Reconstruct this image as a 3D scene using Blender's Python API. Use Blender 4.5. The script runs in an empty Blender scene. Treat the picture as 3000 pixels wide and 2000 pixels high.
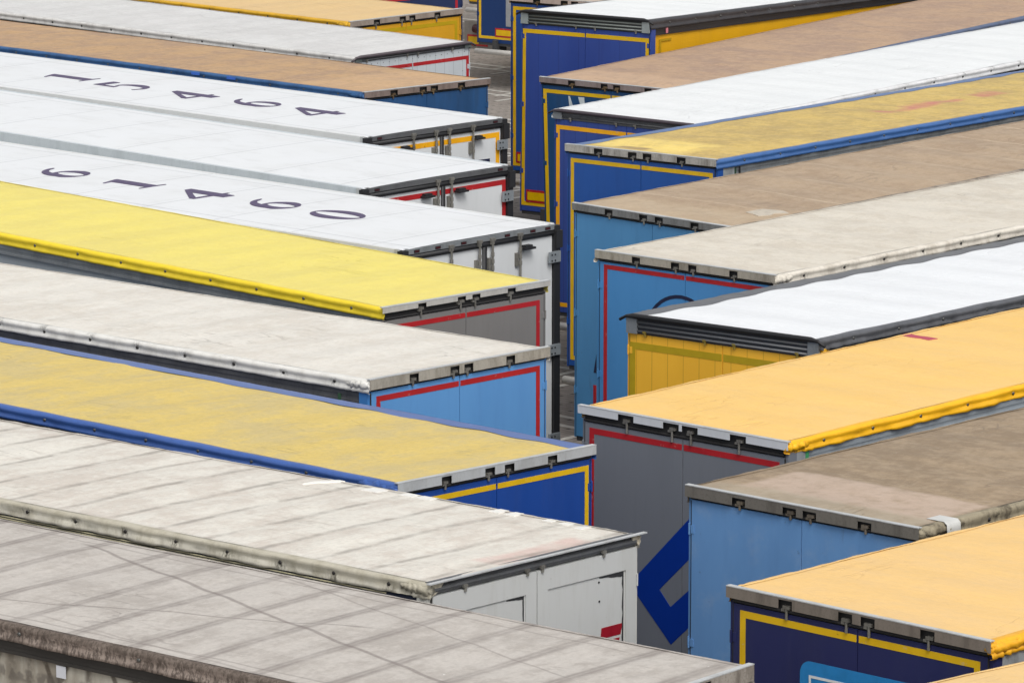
import bpy, math, random
from mathutils import Matrix, Vector
random.seed(7)
sc = bpy.context.scene
col = sc.collection
# ------------------------------------------------------------------ camera
CAM_H, PITCH, ROLL, LENS = 12.547, 0.18068, 0.000576, 163.76
cd = bpy.data.cameras.new('camera'); cam = bpy.data.objects.new('camera', cd); col.objects.link(cam)
cd.sensor_width = 36; cd.lens = LENS; cd.clip_start = 0.5; cd.clip_end = 2000
_c, _s = math.cos(PITCH), math.sin(PITCH)
_f, _u, _r = Vector((0, _c, -_s)), Vector((0, _s, _c)), Vector((1, 0, 0))
_r2 = _r * math.cos(ROLL) + _u * math.sin(ROLL); _u2 = _u * math.cos(ROLL) - _r * math.sin(ROLL)
cam.matrix_world = Matrix(((_r2.x, _u2.x, -_f.x, 0), (_r2.y, _u2.y, -_f.y, 0), (_r2.z, _u2.z, -_f.z, CAM_H), (0, 0, 0, 1)))
sc.camera = cam
# ------------------------------------------------------------------ sky, sun, exposure
SUN_EL, SUN_AZ = math.radians(52), math.radians(163)      # azimuth clockwise from +Y: sun behind the camera, to its right
w = bpy.data.worlds.new('World'); sc.world = w; w.use_nodes = True
nt = w.node_tree; nt.nodes.clear()
sky = nt.nodes.new('ShaderNodeTexSky'); sky.sky_type = 'NISHITA'; sky.sun_disc = False
sky.sun_elevation = SUN_EL; sky.sun_rotation = SUN_AZ; sky.dust_density = 4; sky.air_density = 1; sky.ozone_density = 1
hs = nt.nodes.new('ShaderNodeHueSaturation'); hs.inputs['Saturation'].default_value = 0.12   # overcast: grey-white cloud
bg = nt.nodes.new('ShaderNodeBackground'); bg.inputs['Strength'].default_value = 0.15
wo = nt.nodes.new('ShaderNodeOutputWorld')
nt.links.new(sky.outputs[0], hs.inputs['Color']); nt.links.new(hs.outputs[0], bg.inputs[0]); nt.links.new(bg.outputs[0], wo.inputs[0])
sl = bpy.data.lights.new('sun', 'SUN'); sl.energy = 1.3; sl.angle = math.radians(25); sl.color = (1, .985, .955)
so = bpy.data.objects.new('sun', sl); col.objects.link(so)
so.rotation_euler = Vector((math.sin(SUN_AZ) * math.cos(SUN_EL), math.cos(SUN_AZ) * math.cos(SUN_EL), math.sin(SUN_EL))).to_track_quat('Z', 'Y').to_euler()
sc.view_settings.view_transform = 'Standard'; sc.view_settings.look = 'None'; sc.view_settings.exposure = 0.0; sc.view_settings.gamma = 1

# ------------------------------------------------------------------ node helpers
def L1(c): c /= 255; return c / 12.92 if c <= .04045 else ((c + .055) / 1.055) ** 2.4
def C(r, g, b, k=1.0): return (L1(r) * k, L1(g) * k, L1(b) * k, 1)

class NT:
    def __init__(s, name):
        s.m = bpy.data.materials.new(name); s.m.use_nodes = True; s.t = s.m.node_tree
        s.b = s.t.nodes['Principled BSDF']; s.tc = s.t.nodes.new('ShaderNodeTexCoord'); s.vec = s.tc.outputs['Object']
        sp = s.t.nodes.new('ShaderNodeSeparateXYZ'); s.t.links.new(s.vec, sp.inputs[0]); s.x, s.y, s.z = sp.outputs
    def ln(s, a, i):
        if isinstance(a, (int, float, tuple)): i.default_value = a
        else: s.t.links.new(a, i)
    def math(s, op, a, b=0.0, c=None, clamp=False):
        n = s.t.nodes.new('ShaderNodeMath'); n.operation = op; n.use_clamp = clamp
        s.ln(a, n.inputs[0]); s.ln(b, n.inputs[1])
        if c is not None: s.ln(c, n.inputs[2])
        return n.outputs[0]
    def map(s, v, a, b, c=0.0, d=1.0):
        n = s.t.nodes.new('ShaderNodeMapRange'); n.interpolation_type = 'SMOOTHSTEP'
        s.ln(v, n.inputs[0])
        for i, q in enumerate((a, b, c, d)): n.inputs[1 + i].default_value = q
        return n.outputs[0]
    def noise(s, scale, detail=5, rough=.6, off=0.0, st=(1, 1, 1), dist=0.0):
        mp = s.t.nodes.new('ShaderNodeMapping'); s.t.links.new(s.vec, mp.inputs[0])
        mp.inputs['Location'].default_value = (off, off * .7 + 3, off * .3); mp.inputs['Scale'].default_value = st
        n = s.t.nodes.new('ShaderNodeTexNoise'); s.t.links.new(mp.outputs[0], n.inputs['Vector'])
        n.inputs['Scale'].default_value = scale; n.inputs['Detail'].default_value = detail
        n.inputs['Roughness'].default_value = rough; n.inputs['Distortion'].default_value = dist
        return n.outputs['Fac']
    def mix(s, f, a, b, mode='MIX'):
        n = s.t.nodes.new('ShaderNodeMix'); n.data_type = 'RGBA'; n.blend_type = mode
        s.ln(f, n.inputs[0]); s.ln(a, n.inputs[6]); s.ln(b, n.inputs[7]); return n.outputs[2]
    def band(s, v, centre, half, soft):            # 1 inside |v-centre| < half
        d = s.math('ABSOLUTE', s.math('SUBTRACT', v, centre)); return s.map(d, half - soft, half + soft, 1, 0)
    def per(s, v, x0, period, half, soft):         # repeated band
        q = s.math('SUBTRACT', s.math('FRACT', s.math('DIVIDE', s.math('SUBTRACT', v, x0 - period / 2), period)), .5)
        return s.map(s.math('MULTIPLY', s.math('ABSOLUTE', q), period), half - soft, half + soft, 1, 0)
    def bump(s, h, strength=.3, dist=.02):
        n = s.t.nodes.new('ShaderNodeBump'); n.inputs['Strength'].default_value = strength; n.inputs['Distance'].default_value = dist
        s.ln(h, n.inputs['Height']); s.t.links.new(n.outputs[0], s.b.inputs['Normal'])
    def done(s, c, rough=.5, metal=0.0, spec=.5):
        s.ln(c, s.b.inputs['Base Color']); s.ln(rough, s.b.inputs['Roughness']); s.b.inputs['Metallic'].default_value = metal
        s.b.inputs['Specular IOR Level'].default_value = spec
        return s.m

_seed = [1.0]
def sd(): _seed[0] += 7.31; return _seed[0]

def tarp(name, base, dirt, amt=.5, dark=None, bow=None, diag=(), zones=(), rough=.5, crease=.35, edge=0.0, fleck=.35, scale=.9, spec=.45, bumpk=.5, spots=.5, endd=.3, grain=.24):
    n = NT(name); o = sd()
    big = n.noise(scale, 6, .62, o); med = n.noise(scale * 5.5, 8, .78, o + 3); stk = n.noise(3.2, 7, .72, o + 5, (2.2, .6, 1))
    f = n.math('ADD', n.math('MULTIPLY', big, .36), n.math('ADD', n.math('MULTIPLY', med, .36), n.math('MULTIPLY', stk, .3)))
    c = n.mix(n.math('MULTIPLY', n.map(f, .45, .585), amt), base, dirt)
    fine = n.noise(19, 5, .75, o + 9, (1.3, .8, 1)); c = n.mix(n.math('MULTIPLY', n.map(fine, .38, .66), grain), c, tuple(q * .55 for q in base[:3]) + (1,))
    dk = dark or tuple(q * .45 for q in dirt[:3]) + (1,)
    h = n.math('ADD', n.math('MULTIPLY', n.noise(2.2, 5, .6, o + 2, (1.5, .7, 1), .6), 1.0), n.math('MULTIPLY', stk, .35))
    if zones:
        for (x0, x1, y0, y1, zc, k, so_) in zones:
            wob = n.math('MULTIPLY', n.math('SUBTRACT', n.noise(3, 4, .6, o + 20), .5), so_ * 3)
            zx = n.math('ADD', n.x, wob); zy = n.math('ADD', n.y, wob)
            m_ = n.math('MULTIPLY', n.band(zx, (x0 + x1) / 2, (x1 - x0) / 2, so_), n.band(zy, (y0 + y1) / 2, (y1 - y0) / 2, so_))
            m_ = n.math('MULTIPLY', m_, n.map(n.noise(5, 5, .7, o + 33), .25, .6, .4, 1))
            c = n.mix(n.math('MULTIPLY', m_, k), c, zc)
    if bow:
        x0, pr, half, k, dbl = bow[:5]; bc = bow[5] if len(bow) > 5 else dk
        wx = n.math('ADD', n.x, n.math('MULTIPLY', n.math('SUBTRACT', n.noise(1.1, 3, .6, o + 11), .5), .16 if not dbl else .05))
        l = n.per(wx, x0, pr, half * .8, half * .8)
        if dbl: l = n.math('MAXIMUM', l, n.per(wx, x0 + .055, pr, half * .6, half * .6))
        brk = n.map(n.noise(2.3, 5, .7, o + 13), .36, .62, .15 if not dbl else .55, 1)
        c = n.mix(n.math('MULTIPLY', n.math('MULTIPLY', l, brk), k), c, bc)
    for (xa, ya, xb, yb, wd, k) in diag:
        sl_ = (yb - ya) / (xb - xa)
        dd = n.math('SUBTRACT', n.y, n.math('ADD', n.math('MULTIPLY', n.x, sl_), ya - sl_ * xa))
        dd = n.math('ADD', dd, n.math('MULTIPLY', n.math('SUBTRACT', n.noise(1.5, 3, .6, o + 4), .5), .06))
        m_ = n.map(n.math('ABSOLUTE', dd), wd * .4, wd, 1, 0)
        m_ = n.math('MULTIPLY', m_, n.band(n.x, (xa + xb) / 2, abs(xb - xa) / 2, .12))
        c = n.mix(n.math('MULTIPLY', m_, k), c, dk)
    cn = n.noise(1.5, 3, .55, o + 40, (.45, 2.0, 1), .5); cl = n.map(n.math('ABSOLUTE', n.math('SUBTRACT', cn, .5)), .004, .016, 1, 0)
    cl = n.math('MULTIPLY', cl, n.map(n.noise(.9, 2, .5, o + 44), .52, .66))
    c = n.mix(n.math('MULTIPLY', cl, crease * .6), c, dk)
    sp = n.map(n.noise(7, 4, .6, o + 50, (1, 1.5, 1)), .70, .76); c = n.mix(n.math('MULTIPLY', sp, spots), c, dk)
    fl = n.map(n.noise(13, 3, .6, o + 60), .735, .77); c = n.mix(n.math('MULTIPLY', fl, fleck), c, (.8, .78, .74, 1))
    if edge:
        e = n.math('MULTIPLY', n.map(n.math('ABSOLUTE', n.y), 1.12, 1.26), n.map(n.noise(4, 5, .7, o + 70), .3, .6, .35, 1))
        c = n.mix(n.math('MULTIPLY', e, edge), c, dk)
    if endd:
        e = n.math('MULTIPLY', n.map(n.x, .02, .55, 1, 0), n.map(n.noise(3.5, 5, .7, o + 75), .4, .62)); c = n.mix(n.math('MULTIPLY', e, endd), c, dirt)
    n.bump(n.math('ADD', h, n.math('MULTIPLY', cl, -.3)), bumpk, .03)
    return n.done(c, n.map(med, .3, .7, rough - .08, rough + .12), 0, spec)

def flapm(name, base, dirt, amt=.4, bolts=None, rough=.45, spec=.5, zd=None, sm=1.0):
    n = NT(name); o = sd()
    v = n.noise(5, 6, .7, o, (1, 1, .6)); c = n.mix(n.math('MULTIPLY', n.map(v, .42, .68), amt), base, dirt)
    v2 = n.noise(22, 4, .7, o + 4, (1, 1, .3)); c = n.mix(n.math('MULTIPLY', n.map(v2, .55, .75), amt * .6), c, dirt)
    if sm > 1: c = n.mix(n.math('MULTIPLY', n.map(n.noise(38, 4, .75, o + 21, (1, 1, .35)), .42, .6), .8), c, tuple(q * .45 for q in dirt[:3]) + (1,))
    if zd:
        e = n.math('MULTIPLY', n.map(n.math('ADD', n.z, n.math('MULTIPLY', n.math('SUBTRACT', n.noise(5, 4, .6, o + 31), .5), .06)), zd[0], zd[1]), zd[2]); c = n.mix(e, c, zd[3])
    if bolts:
        x0, pr, k = bolts
        l = n.math('MULTIPLY', n.per(n.x, x0, pr, .055, .05), n.map(n.noise(24, 5, .75, o + 8, (1, 1, .5)), .4, .62)); l = n.math('MULTIPLY', l, n.band(n.z, bolts[3] if len(bolts) > 3 else 3.95, .03, .03))
        c = n.mix(n.math('MULTIPLY', l, k), c, tuple(q * .15 for q in dirt[:3]) + (1,))
    n.bump(n.noise(7, 4, .6, o + 2), .3, .02)
    return n.done(c, rough, 0, spec)

def paint(name, base, dirt=None, amt=.25, planks=0.0, rust=0.0, rough=.38, spec=.5, chalk=0.0):
    n = NT(name); o = sd(); dirt = dirt or tuple(q * .55 + .01 for q in base[:3]) + (1,)
    v = n.noise(1.5, 5, .6, o, (1, 1, .35)); v2 = n.noise(9, 5, .65, o + 3, (1, 1, .12))
    c = n.mix(n.math('MULTIPLY', n.map(v, .4, .7), amt), base, dirt); c = n.mix(n.math('MULTIPLY', n.map(v2, .5, .75), amt * .8), c, dirt)
    if chalk: c = n.mix(n.math('MULTIPLY', n.map(n.noise(4, 5, .7, o + 30), .5, .75), chalk), c, (.55, .56, .56, 1))
    if planks:
        l = n.per(n.y, .1, planks, .004, .004); c = n.mix(n.math('MULTIPLY', l, .55), c, tuple(q * .35 for q in base[:3]) + (1,))
    if rust:
        r = n.map(n.noise(8, 5, .6, o + 7), .69, .73); c = n.mix(n.math('MULTIPLY', r, rust), c, (.055, .04, .035, 1))
        r = n.map(n.noise(6, 5, .6, o + 17, (1, 1, .15)), .66, .74); c = n.mix(n.math('MULTIPLY', r, rust * .6), c, (.09, .06, .045, 1))
    n.bump(n.noise(2.2, 2, .5, o + 1), .06, .02)
    return n.done(c, n.map(v2, .3, .7, rough - .06, rough + .12), 0, spec)

def sooty(name):
    n = NT(name); o = sd(); c = C(186, 182, 170)
    v = n.noise(2.2, 6, .7, o, (1, 1, .25)); c = n.mix(n.math('MULTIPLY', n.map(v, .38, .6), .7), c, C(128, 118, 104))
    for (x0, pr, half, zz, k) in ((5.0, .62, .03, 0, .75), (4.8, .9, .012, 0, .6), (5.2, 1.3, .05, 0, .5)):
        wx = n.math('ADD', n.x, n.math('MULTIPLY', n.math('SUBTRACT', n.noise(3, 4, .6, o + pr * 9), .5), .1))
        c = n.mix(n.math('MULTIPLY', n.math('MULTIPLY', n.per(wx, x0, pr, half, half), n.map(n.noise(5, 4, .7, o + 3 + pr), .35, .6)), k), c, C(70, 60, 50))
    # soot running down in a Y under every fixing
    q = n.math('SUBTRACT', n.math('FRACT', n.math('DIVIDE', n.math('SUBTRACT', n.x, 4.36), .72)), .5)
    d = n.math('SUBTRACT', n.math('ABSOLUTE', n.math('MULTIPLY', q, .72)), n.math('MULTIPLY', n.math('MAXIMUM', n.math('SUBTRACT', n.z, 3.55), 0.0), .55))
    yv = n.math('MULTIPLY', n.map(n.math('ABSOLUTE', d), .012, .04, 1, 0), n.map(n.noise(6, 4, .7, o + 15), .3, .55)); c = n.mix(n.math('MULTIPLY', yv, .8), c, C(72, 62, 52))
    hb = n.math('MULTIPLY', n.band(n.z, 3.62, .05, .02), n.map(n.noise(4, 3, .6, o + 25), .5, .56)); c = n.mix(n.math('MULTIPLY', hb, .6), c, C(96, 90, 84))
    return n.done(c, .65, 0, .3)

def metal(name, base, dirt, amt=.4, rough=.45, mt=.5):
    n = NT(name); o = sd()
    v = n.noise(6, 6, .7, o, (1, 1, .25)); c = n.mix(n.math('MULTIPLY', n.map(v, .42, .68), amt), base, dirt)
    v = n.noise(40, 3, .7, o + 4); c = n.mix(n.math('MULTIPLY', n.map(v, .5, .7), amt * .5), c, dirt)
    return n.done(c, n.map(v, .3, .7, rough - .08, rough + .1), mt, .5)

def plain(name, base, rough=.5, mt=0.0, spec=.5, var=.25):
    n = NT(name); v = n.noise(9, 4, .65, sd())
    return n.done(n.mix(n.math('MULTIPLY', n.map(v, .4, .7), var), base, tuple(q * .5 for q in base[:3]) + (1,)), rough, mt, spec)

def reeferroof(name, base, x0, period, ylines):
    n = NT(name); o = sd()
    v = n.noise(1.1, 5, .6, o); c = n.mix(n.math('MULTIPLY', n.map(v, .4, .7), .22), base, C(214, 214, 212))
    wm_ = n.map(n.noise(2.4, 6, .7, o + 14, (.7, 1.6, 1)), .5, .66); c = n.mix(n.math('MULTIPLY', wm_, .22), c, C(196, 197, 196)); l = n.per(n.x, x0, period, .009, .006); l2 = n.per(n.x, x0 + .13, period, .006, .005)
    c = n.mix(n.math('MULTIPLY', l, .5), c, C(120, 122, 124)); c = n.mix(n.math('MULTIPLY', l2, .16), c, C(120, 122, 124))
    for yl in ylines:
        c = n.mix(n.math('MULTIPLY', n.band(n.y, yl, .009, .005), .5), c, C(120, 125, 128))
    sp = n.map(n.noise(11, 4, .6, o + 9), .72, .78); c = n.mix(n.math('MULTIPLY', sp, .3), c, C(150, 148, 145))
    n.bump(n.math('ADD', n.noise(1.4, 2, .5, o + 3), n.math('MULTIPLY', l, -.2)), .07, .03)
    return n.done(c, .42, 0, .5)

K = .84
M_ = {}
def mat(key, f, *a, **k):
    if key not in M_: M_[key] = f(key, *a, **k)
    return M_[key]
RUB = plain('black_rubber', (.018, .018, .02, 1), .55); DARK = plain('dark_recess', (.02, .019, .019, 1), .7); CHAS = plain('chassis_grey', (.05, .05, .052, 1), .6)
TYRE = plain('tyre_rubber', (.02, .02, .02, 1), .8); STEEL = metal('stainless_steel', C(140, 137, 130), C(78, 74, 68), .6, .4, .35)
ALU = metal('bright_aluminium', C(212, 214, 214), C(160, 158, 152), .35, .4, .35); GALV = metal('weathered_aluminium', C(150, 146, 138), C(98, 92, 84), .6, .5, .3)
GREYRAIL = metal('grey_rail', C(138, 142, 145), C(96, 97, 98), .4, .45, .3); DKRAIL = metal('dark_rail', C(104, 105, 107), C(70, 70, 70), .4, .45, .25)
HINGE = plain('hinge_grey', C(150, 156, 160), .4, .3); WHT = plain('white_paint', C(222, 223, 222), .4, 0, .5, .1); NAVYDIG = plain('purple_black_lettering', C(72, 56, 96), .4, 0, .35, .1)
LATCHB = metal('rusty_latch', C(120, 100, 72), C(60, 46, 34), .6, .6, .3)
def tapem(name, base):
    n = NT(name); o = sd(); v = n.noise(3, 4, .6, o); c = n.mix(n.math('MULTIPLY', n.map(v, .4, .65), .3), base, tuple(q * .62 for q in base[:3]) + (1,))
    v = n.noise(15, 4, .7, o + 3); c = n.mix(n.math('MULTIPLY', n.map(v, .62, .7), .35), c, (.5, .45, .4, 1)); v = n.noise(9, 4, .7, o + 8); c = n.mix(n.math('MULTIPLY', n.map(v, .66, .72), .6), c, tuple(q * .3 for q in base[:3]) + (1,))
    return n.done(c, .38, 0, .5)
REDT = tapem('red_reflective_tape', C(178, 38, 42)); YELT = tapem('yellow_reflective_tape', C(226, 182, 26)); ORYT = tapem('amber_reflective_tape', C(246, 176, 26))
OLIVET = plain('olive_yellow_tape', C(186, 158, 30), .35, 0, .5, .15)

# ------------------------------------------------------------------ mesh helpers
class MB:
    def __init__(s): s.v = []; s.f = []; s.smooth = False
    def box(s, x0, x1, y0, y1, z0, z1):
        b = len(s.v)
        s.v += [(x0, y0, z0), (x1, y0, z0), (x1, y1, z0), (x0, y1, z0), (x0, y0, z1), (x1, y0, z1), (x1, y1, z1), (x0, y1, z1)]
        s.f += [tuple(b + i for i in q) for q in ((0, 3, 2, 1), (4, 5, 6, 7), (0, 1, 5, 4), (1, 2, 6, 5), (2, 3, 7, 6), (3, 0, 4, 7))]
        return s
    def tube(s, pts, r, n=10, sq=1.0):
        b = len(s.v); m = len(pts); rs = r if isinstance(r, (list, tuple)) else [r] * m
        for i, p in enumerate(pts):
            p = Vector(p); d = (Vector(pts[min(i + 1, m - 1)]) - Vector(pts[max(i - 1, 0)])).normalized()
            a = Vector((0, 0, 1)) if abs(d.z) < .8 else Vector((1, 0, 0)); e1 = d.cross(a).normalized(); e2 = d.cross(e1)
            for k in range(n):
                t = 2 * math.pi * k / n; s.v.append(tuple(p + e1 * math.cos(t) * rs[i] + e2 * math.sin(t) * rs[i] * sq))
        for i in range(m - 1):
            for k in range(n):
                s.f.append((b + i * n + k, b + i * n + (k + 1) % n, b + (i + 1) * n + (k + 1) % n, b + (i + 1) * n + k))
        s.f.append(tuple(b + k for k in range(n))[::-1]); s.f.append(tuple(b + (m - 1) * n + k for k in range(n)))
        return s
    def grid(s, rows):
        b = len(s.v); m = len(rows[0])
        for r in rows: s.v += [tuple(p) for p in r]
        for i in range(len(rows) - 1):
            for k in range(m - 1): s.f.append((b + i * m + k, b + i * m + k + 1, b + (i + 1) * m + k + 1, b + (i + 1) * m + k))
        return s
    def plate_yz(s, pts, x, t=.004):           # polygon in the rear plane, thickness t towards the viewer (-X)
        b = len(s.v); n = len(pts)
        s.v += [(x - t, y, z) for y, z in pts] + [(x, y, z) for y, z in pts]
        s.f.append(tuple(range(b, b + n))); s.f.append(tuple(range(b + 2 * n - 1, b + n - 1, -1)))
        for i in range(n): j = (i + 1) % n; s.f.append((b + j, b + i, b + n + i, b + n + j))
        return s
    def plate_xy(s, pts, zf, t=.004):          # polygon lying on the roof
        b = len(s.v); n = len(pts)
        s.v += [(x, y, zf(x, y) + t) for x, y in pts] + [(x, y, zf(x, y) - .002) for x, y in pts]
        s.f.append(tuple(range(b, b + n))); s.f.append(tuple(range(b + 2 * n - 1, b + n - 1, -1)))
        for i in range(n): j = (i + 1) % n; s.f.append((b + j, b + i, b + n + i, b + n + j))
        return s
    def mesh(s, name, mt, tf=None):
        me = bpy.data.meshes.new(name); me.from_pydata([tf(p) for p in s.v] if tf else s.v, [], s.f); me.validate(); me.update()
        import bmesh
        bm = bmesh.new(); bm.from_mesh(me); bmesh.ops.recalc_face_normals(bm, faces=bm.faces); bm.to_mesh(me); bm.free()
        me.materials.append(mt)
        if s.smooth: me.polygons.foreach_set('use_smooth', [True] * len(me.polygons))
        return me
def link(name, me, parent=None):
    o = bpy.data.objects.new(name, me); col.objects.link(o)
    if parent: o.parent = parent
    return o

# ------------------------------------------------------------------ ground
def ground_mat():
    n = NT('block_paving'); o = sd()
    rot = n.t.nodes.new('ShaderNodeMapping'); n.t.links.new(n.vec, rot.inputs[0]); rot.inputs['Rotation'].default_value = (0, 0, math.radians(47))
    b = n.t.nodes.new('ShaderNodeTexBrick'); n.t.links.new(rot.outputs[0], b.inputs['Vector'])
    b.inputs['Color1'].default_value = C(152, 144, 136); b.inputs['Color2'].default_value = C(138, 130, 123); b.inputs['Mortar'].default_value = C(104, 98, 92)
    b.inputs['Scale'].default_value = 1; b.inputs['Brick Width'].default_value = .22; b.inputs['Row Height'].default_value = .11; b.inputs['Mortar Size'].default_value = .006
    c = b.outputs['Color']
    # dark drain holes between the blocks, in rows
    rx = n.t.nodes.new('ShaderNodeSeparateXYZ'); n.t.links.new(rot.outputs[0], rx.inputs[0])
    h = n.math('MULTIPLY', n.per(rx.outputs[0], 0, .44, .03, .012), n.per(rx.outputs[1], 0, .22, .03, .012))
    c = n.mix(n.math('MULTIPLY', h, .8), c, (.015, .014, .013, 1))
    st = n.map(n.noise(.5, 6, .65, o), .45, .7); c = n.mix(n.math('MULTIPLY', st, .45), c, C(100, 94, 90))
    st = n.map(n.noise(3, 5, .65, o + 5, (.3, 1, 1)), .5, .75); c = n.mix(n.math('MULTIPLY', st, .35), c, C(88, 82, 79))
    n.bump(b.outputs['Fac'], -.2, .01)
    return n.done(c, .75, 0, .4)
g = MB(); R = 900
g.v = [(-R, -R, 0), (R, -R, 0), (R, R, 0), (-R, R, 0)]; g.f = [(0, 1, 2, 3)]
go = link('yard_ground', g.mesh('yard_ground', ground_mat())); go['kind'] = 'structure'
lm = MB()
def lane_x(y): return .8 - .026 * (y - 62)
def strip(y0, ang, a, b, wd=.11):
    d = Vector((math.cos(ang), math.sin(ang), 0)); nn = Vector((-d.y, d.x, 0)) * wd / 2; p = Vector((lane_x(y0), y0, .004))
    k = len(lm.v); lm.v += [tuple(p + d * a - nn), tuple(p + d * b - nn), tuple(p + d * b + nn), tuple(p + d * a + nn)]; lm.f.append((k, k + 1, k + 2, k + 3))
for k in range(-6, 12):
    for dy in (0, -.83): strip(61.5 + 4.52 * k + dy, .84, -.35, 13.5)
    for dy in (0, -.65): strip(62.85 + 4.4 * k + dy, math.pi - .76, -.3, 13.5)
for i, v in enumerate(lm.v): lm.v[i] = (v[0], v[1], .004 + .0004 * (i // 4 % 9))
lo = link('bay_markings', lm.mesh('bay_markings', plain('worn_road_paint', C(196, 192, 184), .7, 0, .4, .5))); lo['kind'] = 'structure'

# ------------------------------------------------------------------ shared running gear
wm = MB()
for (r, x) in (): pass
def wheel_mesh():
    m = MB(); m.smooth = True; n = 28; prof = [(0, -.19), (.2, -.2), (.29, -.13), (.33, -.185), (.47, -.18), (.505, -.13), (.51, 0), (.505, .13), (.47, .18), (.3, .19), (0, .19)]
    rows = [[(r * math.cos(2 * math.pi * k / n), y, r * math.sin(2 * math.pi * k / n)) for k in range(n + 1)] for r, y in prof]
    m.grid(rows); return m.mesh('wheel', TYRE)
WHEEL = wheel_mesh()
def chassis_mesh():
    m = MB(); m.box(.25, 13.4, .42, .54, .78, 1.06); m.box(.25, 13.4, -.54, -.42, .78, 1.06); m.box(.06, 13.55, -1.24, 1.24, 1.065, 1.15)
    for x in (.4, 2.2, 4.0, 6, 8, 10, 12): m.box(x, x + .1, -1.1, 1.1, .96, 1.063)
    for x in (2.2, 3.5, 4.8): m.tube([(x, -1.0, .51), (x, 1.0, .51)], .08)
    return m.mesh('chassis', CHAS)
CHASSIS = chassis_mesh()
def bar_mesh():
    m = MB(); m.smooth = True; m.tube([(-.1, -1.2, .82), (-.1, 1.2, .82)], .058, 14); return m.mesh('underrun_bar', plain('bar_white', C(206, 203, 197), .5, 0, .5, .25))
BAR = bar_mesh()
m = MB(); m.box(-.05, .32, -.05, .05, .82, 1.06)
BARB = m.mesh('bar_bracket', CHAS)
def leg_mesh():
    m = MB(); m.box(10.9, 11.06, -.08, .08, .12, 1.06); m.box(10.83, 11.13, -.14, .14, 0.005, .12); return m.mesh('landing_leg', CHAS)
LEG = leg_mesh()
m = MB(); m.smooth = True; m.tube([(0, 0, 0), (0, .012, 0)], [.021, .014], 10); BOLT = m.mesh('flap_bolt', metal('bolt_steel', C(120, 120, 118), C(50, 48, 46), .6, .35, .7))
m = MB(); m.smooth = True; m.tube([(0, 0, 0), (0, .012, 0)], [.021, .014], 10); BOLTD = m.mesh('flap_bolt', plain('bolt_dark', (.025, .022, .02, 1), .5))

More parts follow.
